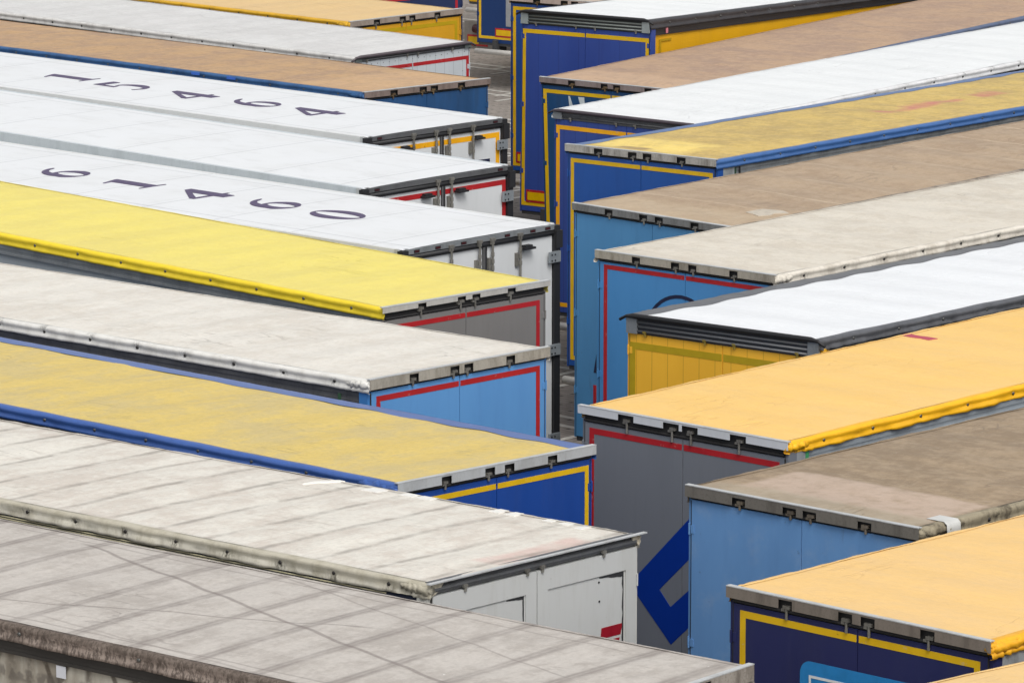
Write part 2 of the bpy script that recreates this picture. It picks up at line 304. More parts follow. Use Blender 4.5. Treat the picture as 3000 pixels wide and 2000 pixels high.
# ------------------------------------------------------------------ the trailer builder
def trailer(key, geo, label, group, P):
    x, y, ang, zt, pt, rl = geo
    reefer = P.get('reefer'); name = 'refrigerated_trailer' if reefer else 'semi_trailer'
    T = bpy.data.objects.new(name, None); col.objects.link(T); T.empty_display_size = .5
    T.location = (x, y, 0); T.rotation_euler = (0, 0, ang); T['label'] = label; T['category'] = 'trailer'; T['group'] = group
    lean = P.get('lean', 0)
    def S(p):
        k = max(0.0, (p[2] - 1.0) / 3.0)
        return (p[0], p[1] + lean * max(0, p[2] - 1.0), p[2] + k * (pt * p[0] + rl * p[1] + zt - 4.0))
    def put(nm, mb, mt, parent=T): return link(nm, mb.mesh(nm, mt, S), parent)
    rnd = random.Random(key)
    HW = 1.30 if reefer else 1.275
    sagp, sag = P.get('sag', (.72, .006))
    def zroof(xx, yy):
        e = 1 - min(1, abs(yy) / HW) ** 4
        return 4.0 + e * (P.get('camber', .012) + (0 if reefer else sag * math.cos(2 * math.pi * (xx - P.get('bolt', (1.3, .73))[0]) / sagp)))
    LEN = 13.6
    # --- roof
    nx = 227 if not reefer else 30
    ys = [-1.245, -1.1, -.85, -.5, -.2, 0, .2, .5, .85, 1.1, 1.245] if not reefer else [-1.29, -1.0, -.5, 0, .5, 1.0, 1.29]
    rm = MB(); rm.smooth = True
    wv = [(rnd.uniform(.5, 1.6), rnd.uniform(0, 6), rnd.uniform(-.9, .9)) for _ in range(5)]
    def rz(xx, yy):
        z = zroof(xx, yy)
        if not reefer: z += sum(.0024 * math.sin(xx * a * 3.6 + b + yy * c * 4) for a, b, c in wv) * (1 - min(1, abs(yy) / HW) ** 4)
        return z
    rm.grid([[(.02 + (LEN - .02) * i / nx, yy, rz(.02 + (LEN - .02) * i / nx, yy)) for yy in ys] for i in range(nx + 1)])
    roof = put('roof' if reefer else 'roof_tarp', rm, P['roof'])
    body = P['body']
    if reefer:
        for s in (1, -1):
            w_ = MB(); a, b = sorted((s * 1.255, s * 1.297)); w_.box(.1, LEN, a, b, 1.155, 3.955); put('side_wall', w_, P.get('wall', WHT))
            t_ = MB(); a, b = sorted((s * 1.25, s * 1.312)); t_.box(.08, LEN + .01, a, b, 3.957 - P.get('railh', .05), 4.004)
            put('top_rail', t_, P.get('rail', WHT))
    else:
        b0, bp = P.get('bolt', (1.3, .73)); lap = P.get('lap', .03); fh = P.get('flaph', .115); fq = P.get('roll', 1.0)
        for s in (1, -1):
            fm = MB(); fm.smooth = True; rows = []; n = int(LEN / .045)
            ph = rnd.uniform(0, 6); rag = P.get('rag', .5)
            for i in range(n + 1):
                xx = .0 + LEN * i / n
                d = abs(((xx - b0 + bp / 2) % bp) - bp / 2); pk = math.exp(-(d / .075) ** 2); mid = .5 - .5 * math.cos(2 * math.pi * (xx - b0) / bp)
                end = max(0, 1 - xx / .5); j = rag * (.006 * math.sin(xx * 5.3 + ph) + .005 * math.sin(xx * 13.7 + ph * 2) + .003 * math.sin(xx * 29 + ph)) + .004 * math.sin(xx * 1.3 + ph) + end * .012 * math.sin(xx * 60 + ph) * rag
                lapw = (lap if s != P['near'] else min(lap, .03)) + rag * .012 * math.sin(xx * 3.1 + ph) + (lap > .08 and s != P['near']) * .014 * math.sin(xx * 8.3 + ph)
                zz = lambda q: 4.0 - q * fh
                prof = [(HW - .03 - lapw, rz(xx, HW - .03 - lapw) + .004), (HW - .05 - lapw * .3, rz(xx, HW - .05 - lapw * .3) + .006), (HW - .035, 4.0055), (HW - .012, 4.002 + j * .3), (HW + .003 + mid * .003, zz(.12)), (HW + .006 * fq + mid * .004 - pk * .004 + j * .5, zz(.28)),
                        (HW - .002 + mid * .004 - pk * .008, zz(.45)), (HW - .006 * fq + mid * .004 - pk * .004 + j * .5, zz(.58)), (HW + .002 + mid * .005 + j, zz(.78)), (HW + .008 + mid * .004 + j, zz(.97) - j * .5), (HW - .002, zz(1.0) - j * .5)]
                rows.append([(xx, s * py, pz) for py, pz in prof])
            fm.grid(rows)
            fl = put('tarp_flap', fm, P['flap'] if s == P['near'] or lap > .05 else P['roof'])
            near = s == P['near']
            if near:
                k = 0; xx = b0
                while xx - bp > .3: xx -= bp
                while xx < 10.5:
                    bo = link('flap_bolt', P.get('boltm', BOLT), fl); q = S((xx, s * (HW - .012), 4.0 - fh * .47)); bo.location = q; bo.rotation_euler = (0, 0, 0 if s > 0 else math.pi)
                    xx += bp
            # rail and curtain
            rmb = MB(); a, b = sorted((s * 1.22, s * 1.262)); rmb.box(.12, LEN, a, b, 3.83, 3.93); a, b = sorted((s * 1.22, s * 1.255)); rmb.box(.12, LEN, a, b, 3.79, 3.83)
            a, b = sorted((s * 1.22, s * 1.264)); rmb.box(.12, LEN, a, b, 3.765, 3.79)
            put('top_rail', rmb, P.get('rail', GREYRAIL))
            cm = MB(); cm.smooth = True
            rows = []
            for i in range(137):
                xx = .13 + (LEN - .13) * i / 136; wv_ = .006 * math.sin(xx * 9.3 + ph) + .004 * math.sin(xx * 3.1)
                rows.append([(xx, s * (1.236 + wv_ * (.3 + .7 * math.sin((zz_ - 1.1) / 2.7 * math.pi))), zz_) for zz_ in (1.08, 1.5, 2.1, 2.7, 3.3, 3.77)])
            cm.grid(rows); put('side_curtain', cm, P.get('curtain', P['body']))
    fw = MB(); fw.box(LEN, LEN + .04, -1.26, 1.26, 1.155, 3.98); put('front_wall', fw, P.get('wall', P.get('curtain', body)))
    # --- running gear (plain copies)
    link('chassis', CHASSIS, T); link('underrun_bar', BAR, T); 
    for wx in (2.2, 3.5, 4.8):
        for s in (1, -1): wo_ = link('wheel', WHEEL, T); wo_.location = (wx, s * 1.0, .51)
    for s in (1, -1): lg = link('landing_leg', LEG, T); lg.location = (0, s * .75, 0); lg = link('bar_bracket', BARB, T); lg.location = (0, s * .75, 0)
    # --- rear frame
    dx = P.get('dx', .03); dt = P.get('doortop', 3.885); db = 1.0
    for s in (1, -1):
        cp = MB(); a, b = sorted((s * (HW - .035), s * HW)); cp.box(dx + .012, .16, a, b, .98, 3.90); put('corner_post', cp, P.get('post', body))
    sill = MB(); sill.box(dx + .012, .2, -HW + .04, HW - .04, .94, 1.0); put('rear_sill', sill, P.get('sill', CHAS))
    bk = MB(); bk.box(.075, .11, -1.235, 1.235, 1.0, 3.99); put('door_seal', bk, DARK)
    hd = P.get('header', 'cap'); tape = P.get('tape')
    ro = tuple(q + rnd.uniform(-.018, .018) for q in P.get('rods', (.69, .115, -.115, -.69))); ksz = rnd.uniform(.78, 1.15); rc = P.get('rc', 0.0)
    capm = P.get('cap', GALV)
    HY = HW + P.get('over', 0.01)
    if hd == 'cap':
        ch = P.get('caph', .085); hm = MB()
        cw = P.get('cutw', rnd.uniform(.06, .076)); cuts = sorted([(r - cw, r + cw) for r in ro]); a = -HY; xs = []
        for c0, c1 in cuts: xs.append((a, c0)); a = c1
        xs.append((a, HY))
        cb = P.get('cutlip', .014)
        for i, (a, b) in enumerate(xs):
            e = P.get('endh', 0)
            hm.box(-.006, 0, a, b, 4.012 - ch, 4.012)
        lp_ = MB(); lp_.box(-.008, .045, -HY, HY, 4.0125, 4.0205); put('header_lip_glint', lp_, P.get('lipm', ALU))  # lip in brighter metal: paints the sky highlight along the cap's top
        for c0, c1 in cuts: hm.box(-.0055, -.0005, c0, c1, 4.012 - cb, 4.0118)
        put('header_cap', hm, capm)
        sb = MB(); sb.box(.035, .075, -1.24, 1.24, dt + .004, 4.0); sb.tube([(.03, -1.24, dt + .02), (.03, 1.24, dt + .02)], .014, 8); put('header_beam', sb, P.get('seal', DARK))
    elif hd == 'gasket':
        zb = dt + .005
        rim = MB(); rim.smooth = True
        pts = []; n = 30
        for i in range(n + 1):
            yy = -HY - .06 + (2 * HY + .12) * i / n; e = max(0, (abs(yy) - 1.2) / (HY + .06 - 1.2)); pts.append((-.01, yy, 3.995 - .055 * e * e))
        rim.tube(pts, [.028 if 1 < i < n - 1 else .016 for i in range(n + 1)], 12, 1.0); put('header_rim', rim, P.get('rimm', RUB))
        sb = MB(); sb.box(.02, .09, -1.25, 1.25, zb, 3.985); put('header_beam', sb, P.get('seal', DKRAIL))
        nr = P.get('ribs', 2)
        rb = MB(); rb.smooth = True
        for i in range(nr): zz_ = zb + (3.965 - zb) * (i + .6) / (nr + .3); rb.tube([(.012, -1.12, zz_), (.012, 1.12, zz_)], .013, 10)
        if nr: put('header_ribs', rb, P.get('ribm', DKRAIL))
        for s in (1, -1):
            cb_ = MB(); a, b = sorted((s * 1.12, s * 1.262)); cb_.box(-.006, .019, a, b, zb + .002, 3.975); put('corner_block', cb_, P.get('block', GREYRAIL))
    elif hd == 'lip':
        hm = MB(); hm.box(-.03, .012, -1.32, 1.32, 4.010, 4.02); put('header_cap', hm, ALU)
        sb = MB(); sb.box(.05, .09, -1.25, 1.25, dt + .004, 4.01); sb.tube([(.045, -1.24, dt + .045), (.045, 1.24, dt + .045)], .03, 10); put('header_beam', sb, P.get('seal', DKRAIL))
    elif hd == 'reefer':
        hm = MB(); hm.box(-.012, .07, -1.245, 1.245, 3.945, 4.003); put('header_beam', hm, P.get('beamm', DKRAIL))
        tb = MB(); tb.smooth = True; tb.tube([(.02, -1.24, 3.905), (.02, 1.24, 3.905)], .036, 12); put('header_gasket', tb, RUB)
        ml = P.get('markers', (1.1, -1.1))
        for yy in ml:
            mm = MB(); mm.box(-.02, -.0125, yy - .035, yy + .035, 3.962, 3.982); put('marker_light', mm, mat('marker_red', plain, C(70, 30, 34), .3))
            mm = MB(); mm.box(-.016, -.0122, yy - .045, yy + .045, 3.955, 3.989); put('marker_frame', mm, RUB)
        for s in (1, -1):
            q = MB(); a, b = sorted((s * 1.235, s * 1.335)); q.box(-.015, .07, a, b, 1.0, 3.99); a, b = sorted((s * 1.25, s * 1.36)); q.box(-.035, .03, a, b, 3.72, 3.93); put('rubber_post', q, RUB)
            q = MB(); a, b = sorted((s * 1.29, s * 1.322)); q.box(.072, .13, a, b, 1.0, 4.006); put('corner_post', q, ALU)
    # --- doors
    edge_y = HW - .038 if not reefer else 1.228
    dm = P.get('door', body)
    for s in (1, -1):
        d = MB(); a, b = sorted((s * .004 + rc, s * edge_y))
        d.box(dx, .07, a, b, db, dt)
        door = put('rear_door', d, dm)
        if P.get('framed'):
            fr = MB(); a2, b2 = a + .002, b - .002
            fr.box(dx - .012, dx, a2, b2, dt - .17, dt); fr.box(dx - .012, dx, a2, a2 + .13, db, dt - .17); fr.box(dx - .012, dx, b2 - .13, b2, db, dt - .17)
            put('door_frame', fr, dm, door)
        if tape:
            tm, tt, tw, tin, tb_ = tape[0], tape[1], tape[2], tape[3], (tape[4] if len(tape) > 4 else 1.08)
            q = MB(); ya, yb = s * .012 + rc, s * (edge_y - tin)
            a, b = sorted((ya, yb)); q.box(dx - .003, dx, a, b, dt - tt - tw, dt - tt)
            a, b = sorted((yb, yb - s * tw)); q.box(dx - .0032, dx - .0001, a, b, tb_ + tw, dt - tt - tw)
            a, b = sorted((ya, yb)); q.box(dx - .003, dx, a, b, tb_, tb_ + tw)
            put('marking_tape', q, tm, door)
        if P.get('plate'):
            pa, pb = P.get('platey', (1.14, .62)); a, b = sorted((s * pa, s * pb))
            q = MB(); q.box(dx - .008, dx, a, b, 1.13, 1.32); pl = put('reflector_plate', q, REDT, door)
            q = MB(); q.box(dx - .011, dx - .0081, a + .03, b - .03, 1.165, 1.285); put('reflector_face', q, mat('plate_yellow', plain, C(225, 180, 10), .3), pl)
        # lock rods
        for r in ro:
            if (r > 0) != (s > 0): continue
            yy = r + rc; q = MB()
            if reefer:
                q.smooth = False
                q.tube([(-.02, yy, 1.05), (-.02, yy, 3.93)], .0145, 10)
                for zz_ in (3.78, 3.70, 3.62): q.tube([(-.02, yy, zz_ - .025), (-.02, yy, zz_ + .022)], .021, 10)
                q.box(-.04, -.013, yy - .03, yy + .045, 3.94, 3.975); q.box(-.035, -.013, yy + .02, yy + .04, 3.90, 3.94); q.box(-.038, -.013, yy - .012, yy + .012, 3.9, 3.96)
                q.box(-.01, dx, yy + .02, yy + .06, 3.58, 3.74)
                put('lock_rod', q, STEEL, door)
            elif hd == 'cap':
                q.tube([(.014, yy, dt - P.get('rodl', .01)), (.014, yy, 3.945)], .012, 10); t_ = rnd.uniform(-.012, .012); q.box(0.002, .034, yy - .036 * ksz + t_, yy + .026 * ksz + t_, 3.927, 3.927 + .024 * ksz); q.box(.004, .034, yy + .012 * ksz, yy + .042 * ksz, 3.927 - .018 * ksz, 3.927)
                put('lock_rod', q, P.get('rodm', STEEL), door)
            else:
                q.tube([(.012, yy, dt - .016), (.012, yy, dt + .035)], .013, 10); q.box(-.002, .02, yy - .02, yy + .026, dt + .018, dt + .042)
                put('lock_rod', q, P.get('rodm', STEEL), door)
        # hinges
        for hz in P.get('hinges', (3.62, 2.6, 1.6)):
            q = MB()
            if reefer:
                a, b = sorted((s * 1.13, s * 1.315)); q.box(-.045, -.016, a, b, hz - .065, hz + .065)
                hg = put('hinge', q, HINGE, door)
                for bz in (hz - .04, hz + .03):
                    for yy in (1.16, 1.215): qq = MB(); qq.tube([(-.0451, s * yy, bz), (-.052, s * yy, bz)], .011, 8); put('hinge_bolt', qq, RUB, door)
            else:
                q.tube([(.034, s * (HW - .012), hz - .05), (.034, s * (HW - .012), hz + .05)], .011, 8); a, b = sorted((s * (HW - .07), s * (HW - .036))); q.box(.024, .0295, a, b, hz - .035, hz + .035)
                put('hinge', q, P.get('hingem', dm), door)
    if not reefer:
        for s in (1, -1): q = MB(); q.tube([(.035, s * (HW - .036), 1.0), (.035, s * (HW - .036), dt - .01)], .007, 6); put('hinge_pin', q, DARK)
    if P.get('centre'):
        q = MB(); q.smooth = True; q.box(-.004, dx, rc - .03, rc + .03, db, 3.93); put('centre_gasket', q, RUB)
    if P.get('rivets'):
        q = MB()
        for i in range(19): yy = -1.14 + i * 2.28 / 18; q.tube([(dx, yy, dt - .05), (dx - .004, yy, dt - .05)], .008, 6)
        for s in (1, -1):
            for i in range(8): zz_ = dt - .35 - i * .3; q.tube([(dx, s * 1.1, zz_), (dx - .004, s * 1.1, zz_)], .008, 6)
        put('rivets', q, mat('rivet_grey', plain, C(120, 122, 124), .4))
    return T, put, zroof, roof

LR, RR = 'trailers parked in the left row', 'trailers parked in the right row'
GEO = {
'L1':(0.973,32.396,2.4580,4.010,0.0015,-0.0036),'L2':(0.218,36.759,2.4077,4.041,-0.0115,0.0066),'L3':(-0.115,40.809,2.3835,3.964,-0.0031,0.0140),
'L4':(-0.500,45.435,2.3839,4.014,-0.0111,0.0046),'L5':(-0.480,49.939,2.3782,3.935,0.0183,0.0059),'L6':(-0.352,53.602,2.3894,3.988,0.0027,-0.0048),
'L7':(-0.926,58.246,2.3717,4.013,0.0066,-0.0127),'L8':(-1.015,62.809,2.3596,4.021,-0.0016,-0.0075),'L9':(-1.225,67.531,2.3637,3.992,-0.0020,0.0086),
'L10':(-1.525,71.921,2.3706,4.006,0.0053,-0.0115),'L11':(-1.730,76.538,2.3535,4.017,-0.0012,-0.0092),'L12':(-1.75,81.2,2.36,4.0,0,0),
'R12':(.98,78.95,.9375,4.0,0,0),'R11':(1.131,74.388,0.9375,4.271,-0.0184,-0.0033),'R10':(1.539,69.403,0.9613,3.775,0.0144,0.0106),'R9':(1.591,64.846,0.9164,3.895,0.0089,0.0092),
'R8':(1.675,60.640,0.8562,3.986,0.0017,-0.0102),'R7':(1.683,55.866,0.8237,3.889,0.0140,0.0115),'R6':(1.924,51.514,0.8662,4.022,-0.0035,0.0053),
'R5':(2.169,47.547,0.8664,4.015,-0.0098,-0.0090),'R4':(1.582,42.753,0.8202,3.945,0.0100,0.0007),'R3':(2.460,38.914,0.8270,3.996,-0.0014,0.0001),
'R2':(2.630,34.680,0.8306,4.089,-0.0120,0.0073),'R1':(3.12,31.38,.697,4.0,0,0),'R16':(.25,97.95,.93,4.0,0,0)}
TR = {}
def build(key, label, **P):
    P['near'] = 1 if key[0] == 'L' else -1
    TR[key] = trailer(key, GEO[key], label, LR if key[0] == 'L' else RR, P); return TR[key]

# ---- left row, nearest first
dirty = C(128, 112, 100)
L1T = build('L1', 'nearest trailer with dirty mauve grey tarp roof crossed by dark bow lines',
    roof=tarp('mauve_tarp', C(204, 197, 189, .95), C(176, 168, 160, .95), .8, C(122, 112, 107), (5.19, .63, .04, .6, True), ((6.6, -1.02, 1.2, .62, .03, .6), (6.6, 1.1, 2.9, -.34, .022, .5), (7.5, -1.1, 1.0, -1.02, .02, .35), (7.5, 1.12, 1.0, 1.06, .018, .4), (5.2, .95, 1.5, 1.3, .02, .3), (4.6, -1.2, .8, -.1, .018, .4)), edge=.25, fleck=.7, crease=.5),
    flap=flapm('mauve_flap', C(158, 144, 134), C(108, 96, 88), .9, None, .7, .3, (3.96, 3.985, .6, C(78, 68, 60)), 2), body=paint('navy_dirty', C(36, 40, 66)), curtain=sooty('sooty_curtain'),
    rail=plain('black_rail', C(52, 49, 46), .6), cap=metal('dirty_cap', C(168, 160, 150), C(98, 88, 78), .8, .6, .2), bolt=(1.3, 1.26), flaph=.135, caph=.12, sag=(.63, .003))
L2T = build('L2', 'trailer with stained cream tarp roof, white patches and white framed rear doors',
    roof=tarp('cream_stained_tarp', C(232, 227, 216, .97), C(204, 192, 180, .97), .7, C(126, 117, 108), (4.74 + .3, .61, .045, .6, False), crease=.4, edge=.35, fleck=.25,
              zones=((.05, .34, -.8, .4, C(214, 170, 162), .5, .05),)),
    flap=flapm('cream_dirty_flap', C(216, 211, 196), C(150, 142, 118), .6, (4.74, .61, 1.0), .6, .35, (3.95, 3.985, .55, C(158, 151, 132))), boltm=BOLTD, body=paint('white_door', C(198, 199, 197), C(166, 163, 154), .3, 0, .25, .42), curtain=paint('navy_curtain', C(26, 36, 66)),
    rail=plain('navy_rail', C(36, 42, 62), .5), header='lip', doortop=3.9, framed=True, bolt=(4.74, .61), flaph=.12, roll=.2, rods=(.86, .12, -.05, -.82), rodm=STEEL, sag=(.61, .005), rag=1.2, post=paint('cream_post', C(206, 205, 198)))
blueflap = lambda nm: flapm(nm, C(64, 98, 166), C(50, 78, 134), .3, None, .3, .6)
L3T = build('L3', 'trailer with dull yellow roof edged in blue and royal blue doors with yellow tape',
    roof=tarp('dull_yellow_tarp', C(228, 200, 112, .95), C(206, 188, 136, .95), .75, C(120, 110, 80), crease=.35, fleck=.1), flap=blueflap('blue_flap'), lap=.2,
    body=paint('royal_blue_door', C(32, 72, 150), C(24, 54, 118), .25), tape=(YELT, .055, .05, .02), cap=ALU, curtain=paint('blue_curtain', C(30, 70, 150)), bolt=(3.3, .71), rail=DKRAIL, rag=.35)
L4T = build('L4', 'trailer with pale beige roof and sky blue doors outlined in red',
    roof=tarp('pale_beige_tarp', C(234, 229, 219, .97), C(212, 203, 190, .97), .6, C(140, 132, 122), crease=.55, fleck=.2, spots=.25), flap=flapm('offwhite_flap', C(228, 226, 220), C(172, 168, 160), .35, (3.39, .72, .7), .42),
    boltm=BOLTD, body=paint('sky_blue_door', C(96, 152, 208), C(76, 130, 190), .3), tape=(REDT, .05, .055, .07), cap=metal('beige_cap', C(186, 180, 168), C(128, 120, 108), .6, .5, .25), caph=.1,
    curtain=paint('mid_blue_curtain', C(52, 128, 190)), bolt=(3.39, .72), rail=DKRAIL, flaph=.12, post=paint('sky_blue_post', C(70, 130, 195)))
L5T = build('L5', 'trailer with bright lemon yellow tarp roof and grey doors outlined in red',
    roof=tarp('lemon_tarp', grain=.09, base=C(243, 226, 118, .95), dirt=C(230, 212, 122, .95), amt=.5, dark=C(170, 155, 60), crease=.4, fleck=0, spots=.1, scale=.7), flap=flapm('lemon_flap', C(244, 214, 50), C(222, 190, 40), .3, None, .4), body=paint('warm_grey_door', C(128, 125, 123), C(108, 106, 104), .25),  # roof base paler than the flap: grazing sky sheen put into the colour
    tape=(REDT, .06, .055, .07), cap=metal('pale_cap', C(206, 203, 196), C(160, 155, 146), .4, .45, .25), caph=.06, doortop=3.86, curtain=paint('grey_curtain', C(166, 172, 176), C(138, 143, 146), .3), bolt=(2.75, .745), flaph=.125, over=.03, sag=(.745, .006))
white = lambda nm, x0, pr, yl: reeferroof(nm, C(240, 242, 244, .92), x0, pr, yl)
reef = dict(reefer=True, header='reefer', centre=True, door=paint('white_reefer_door', C(216, 218, 219), C(196, 198, 198), .3, 0, 0, .35), body=WHT, dx=.02, doortop=3.88)
wallm = paint('white_panel_wall', C(242, 244, 243), C(230, 232, 230), .2)
L6T = build('L6', 'white refrigerated trailer with number 61460 on its roof', roof=white('white_roof_a', 1.9, 1.33, (-1.07, 1.07)), rods=(.6, .125, -.125, -.59), rc=-.055, markers=(1.1, .75, .32, -.42, -.86, -1.12), hinges=(3.62, 2.5, 1.42), wall=wallm, beamm=GREYRAIL, **reef)
L7T = build('L7', 'white refrigerated trailer without a roof number, red tape round its doors', roof=white('white_roof_b', .5, 1.41, (-1.07,)), rods=(.125, -.125), rc=-.085, tape=(REDT, .05, .065, .0), wall=wallm, rail=metal('rail_grey_blue', C(206, 213, 217), C(178, 186, 190), .4, .45, .1), railh=.085, hinges=(3.62, 2.5, 1.42), **reef)
L8T = build('L8', 'white refrigerated trailer with number 15464 on its roof and amber door tape', roof=white('white_roof_c', .9, 1.43, (-1.0, 1.16)), rods=(.565, .115, -.115, -.565), rc=-.09, tape=(ORYT, .06, .07, .02), wall=wallm, hinges=(3.65, 2.5, 1.42), **reef)
L9T = build('L9', 'trailer with brown rusty looking tarp, blue side flap and worn blue doors',
    roof=tarp('brown_tarp', C(203, 165, 120, .92), C(174, 143, 118, .92), .85, C(110, 92, 78), crease=.3, fleck=.35, scale=1.3, zones=((.05, 1.6, -1.1, 1.1, C(214, 176, 132), .5, .15),)), flap=flapm('mid_blue_flap', C(56, 98, 146), C(36, 62, 98), .6, None, .45), body=paint('worn_blue_door', C(44, 84, 130), C(34, 58, 88), .5, 0, .1),
    cap=metal('brown_grey_cap', C(140, 124, 116), C(96, 82, 74), .6, .55, .2), rodm=LATCHB, curtain=paint('worn_blue_curtain', C(40, 80, 130)), rail=plain('dark_brown_rail', C(46, 38, 40), .5), bolt=(1.3, .73), lap=.02)
L10T = build('L10', 'trailer with pale grey white roof and white riveted doors outlined in red',
    roof=tarp('pale_grey_tarp', C(224, 223, 221, .95), C(202, 200, 198, .95), .5, C(150, 146, 142), crease=.35, fleck=.4), flap=flapm('pale_grey_flap', C(212, 211, 208), C(150, 146, 142), .4, None, .45), boltm=BOLTD, body=paint('white_plank_door', C(196, 201, 204), C(172, 177, 180), .25, .2),
    header='gasket', ribs=1, doortop=3.91, tape=(REDT, .12, .055, .0), rivets=True, rods=(1.0, .12, -.12, -.86), rimm=plain('purple_black_rim', C(84, 76, 80), .45), curtain=paint('dark_curtain', C(48, 46, 56)), rail=plain('plum_rail', C(50, 47, 58), .5), seal=plain('green_grey_beam', C(72, 78, 76), .5), block=plain('green_grey_block', C(92, 99, 97), .5))
L11T = build('L11', 'trailer with pale orange roof and yellow doors near the top of the left row',
    rodl=.04, roof=tarp('pale_orange_tarp', grain=.09, base=C(230, 196, 138, .95), dirt=C(222, 188, 140, .95), amt=.4, dark=C(170, 140, 100), crease=.2, fleck=0), flap=flapm('ochre_flap', C(222, 172, 42), C(180, 136, 36), .5, None, .42), boltm=BOLTD, body=paint('ochre_door', C(214, 160, 40), C(188, 140, 30), .3), tape=(OLIVET, .06, .06, .06),  # pale roof tone carries painted sky reflection; the flap keeps the full ochre
    cap=metal('warm_cap', C(168, 156, 146), C(120, 108, 98), .5, .5, .25), curtain=paint('ochre_curtain', C(214, 165, 40)))
L12T = build('L12', 'farthest left row trailer, navy doors with a red stripe, roof out of view',
    roof=tarp('hidden_beige_tarp', C(214, 206, 192, .9), C(180, 170, 158, .9), .5), flap=flapm('hidden_beige_flap', C(200, 194, 180), C(150, 140, 130), .4), body=paint('slate_navy_door', C(44, 56, 92), C(34, 44, 74), .2), tape=(mat('pale_red_tape', plain, C(186, 48, 58), .35), .05, .06, .09), cap=ALU)
# ---- right row
R12T = build('R12', 'blue trailer with yellow border right behind the tall indigo one', roof=tarp('pinkish_tarp', C(214, 196, 182, .9), C(184, 164, 150, .9), .5), flap=flapm('pinkish_flap', C(200, 184, 170), C(140, 124, 112), .5), body=paint('deep_blue_door', C(36, 78, 150), C(24, 56, 112), .3), tape=(YELT, .05, .06, .02), cap=metal('pink_cap', C(196, 180, 170), C(150, 132, 122), .4, .5, .2), rodm=LATCHB, plate=True)
R11T = build('R11', 'tall indigo trailer with white roof, ribbed dark header and yellow side curtain',
    roof=tarp('clean_white_tarp', grain=.09, base=C(243, 245, 245, .95), dirt=C(228, 231, 232, .95), amt=.4, dark=C(170, 170, 172), crease=.15, fleck=0), flap=flapm('black_flap', C(66, 66, 70), C(40, 40, 42), .4, None, .35), lap=.06, body=paint('indigo_door', C(54, 78, 152), C(42, 58, 126), .3, .4), curtain=paint('yellow_curtain', C(228, 170, 24), C(204, 150, 24), .25),
    header='gasket', ribs=3, doortop=3.80, tape=(YELT, .07, .06, .0), rods=(.98, .17, -.2, -1.0), plate=True, rail=plain('black_curtain_rail', C(46, 46, 49), .35), seal=plain('dark_beam', C(60, 62, 62), .45), ribm=plain('green_grey_rib', C(120, 126, 122), .4), block=plain('pale_block', C(146, 154, 154), .4), lean=-.012, flaph=.14)
R10T = build('R10', 'leaning trailer with long brown tarp and yellow taped weathered blue doors',
    roof=tarp('tan_brown_tarp', C(196, 163, 132, .92), C(170, 142, 124, .92), .75, C(120, 98, 92), crease=.3, fleck=.2, scale=1.2, zones=((.05, 1.1, -1.2, 1.2, C(206, 174, 142), .6, .15),)), flap=flapm('blue_grey_flap', C(92, 106, 134), C(70, 76, 92), .5, None, .5), body=paint('weathered_blue_door', C(36, 74, 116), C(30, 56, 80), .5, 0, .1), tape=(YELT, .065, .06, .0),
    cap=metal('mauve_cap', C(150, 136, 132), C(104, 90, 86), .6, .5, .2), rodm=LATCHB, curtain=paint('weathered_blue_curtain', C(40, 78, 130)), lean=.03)
R9T = build('R9', 'trailer with long clean white roof, black rim and indigo doors taped amber',
    roof=tarp('cool_white_tarp', grain=.09, base=C(240, 242, 242, .95), dirt=C(226, 229, 230, .95), amt=.4, dark=C(170, 168, 168), crease=.2, fleck=.15), flap=flapm('white_flap', C(224, 224, 224), C(170, 168, 164), .35, (1.3, .8, .6), .42), boltm=BOLTD, body=paint('indigo_plank_door', C(56, 78, 148), C(44, 60, 126), .25, .2),
    header='gasket', ribs=1, doortop=3.86, tape=(ORYT, .085, .062, .0), rods=(.96, .17, -.18, -.9), rimm=plain('plum_rim', C(74, 66, 72), .45), curtain=paint('black_curtain', C(44, 40, 44)), rail=plain('black_brown_rail', C(48, 44, 47), .45), bolt=(3.65, .8))
R8T = build('R8', 'trailer with soiled yellow roof smeared in red, blue edges and yellow taped blue doors',
    roof=tarp('soiled_yellow_tarp', C(228, 196, 112, .9), C(188, 162, 104, .9), .75, C(128, 108, 78), crease=.5, fleck=0, scale=1.2, spots=.6, zones=((.15, 1.15, -.45, 1.05, C(248, 220, 124), .8, .14), (.18, .4, .1, .62, C(140, 112, 88), .8, .05), (5.22, 5.42, -.22, .14, C(198, 112, 112), .75, .09), (5.5, 5.95, -.2, -.05, C(198, 112, 112), .6, .09), (5.85, 6.5, -.2, .1, C(198, 112, 112), .7, .09), (6.4, 7.1, -.16, 0, C(198, 112, 112), .75, .09), (7.5, 8.15, -.2, .1, C(198, 112, 112), .7, .09))), flap=flapm('bright_blue_flap', C(66, 106, 164), C(50, 82, 132), .3, None, .3, .6), lap=.2,
    body=paint('blue_door', C(34, 84, 160), C(26, 66, 132), .3), tape=(YELT, .055, .055, .03), cap=metal('streaky_cap', C(188, 184, 176), C(120, 114, 106), .8, .5, .25), caph=.09, bolt=(2.91, .765), curtain=paint('slate_curtain', C(80, 88, 94)), rail=GREYRAIL)
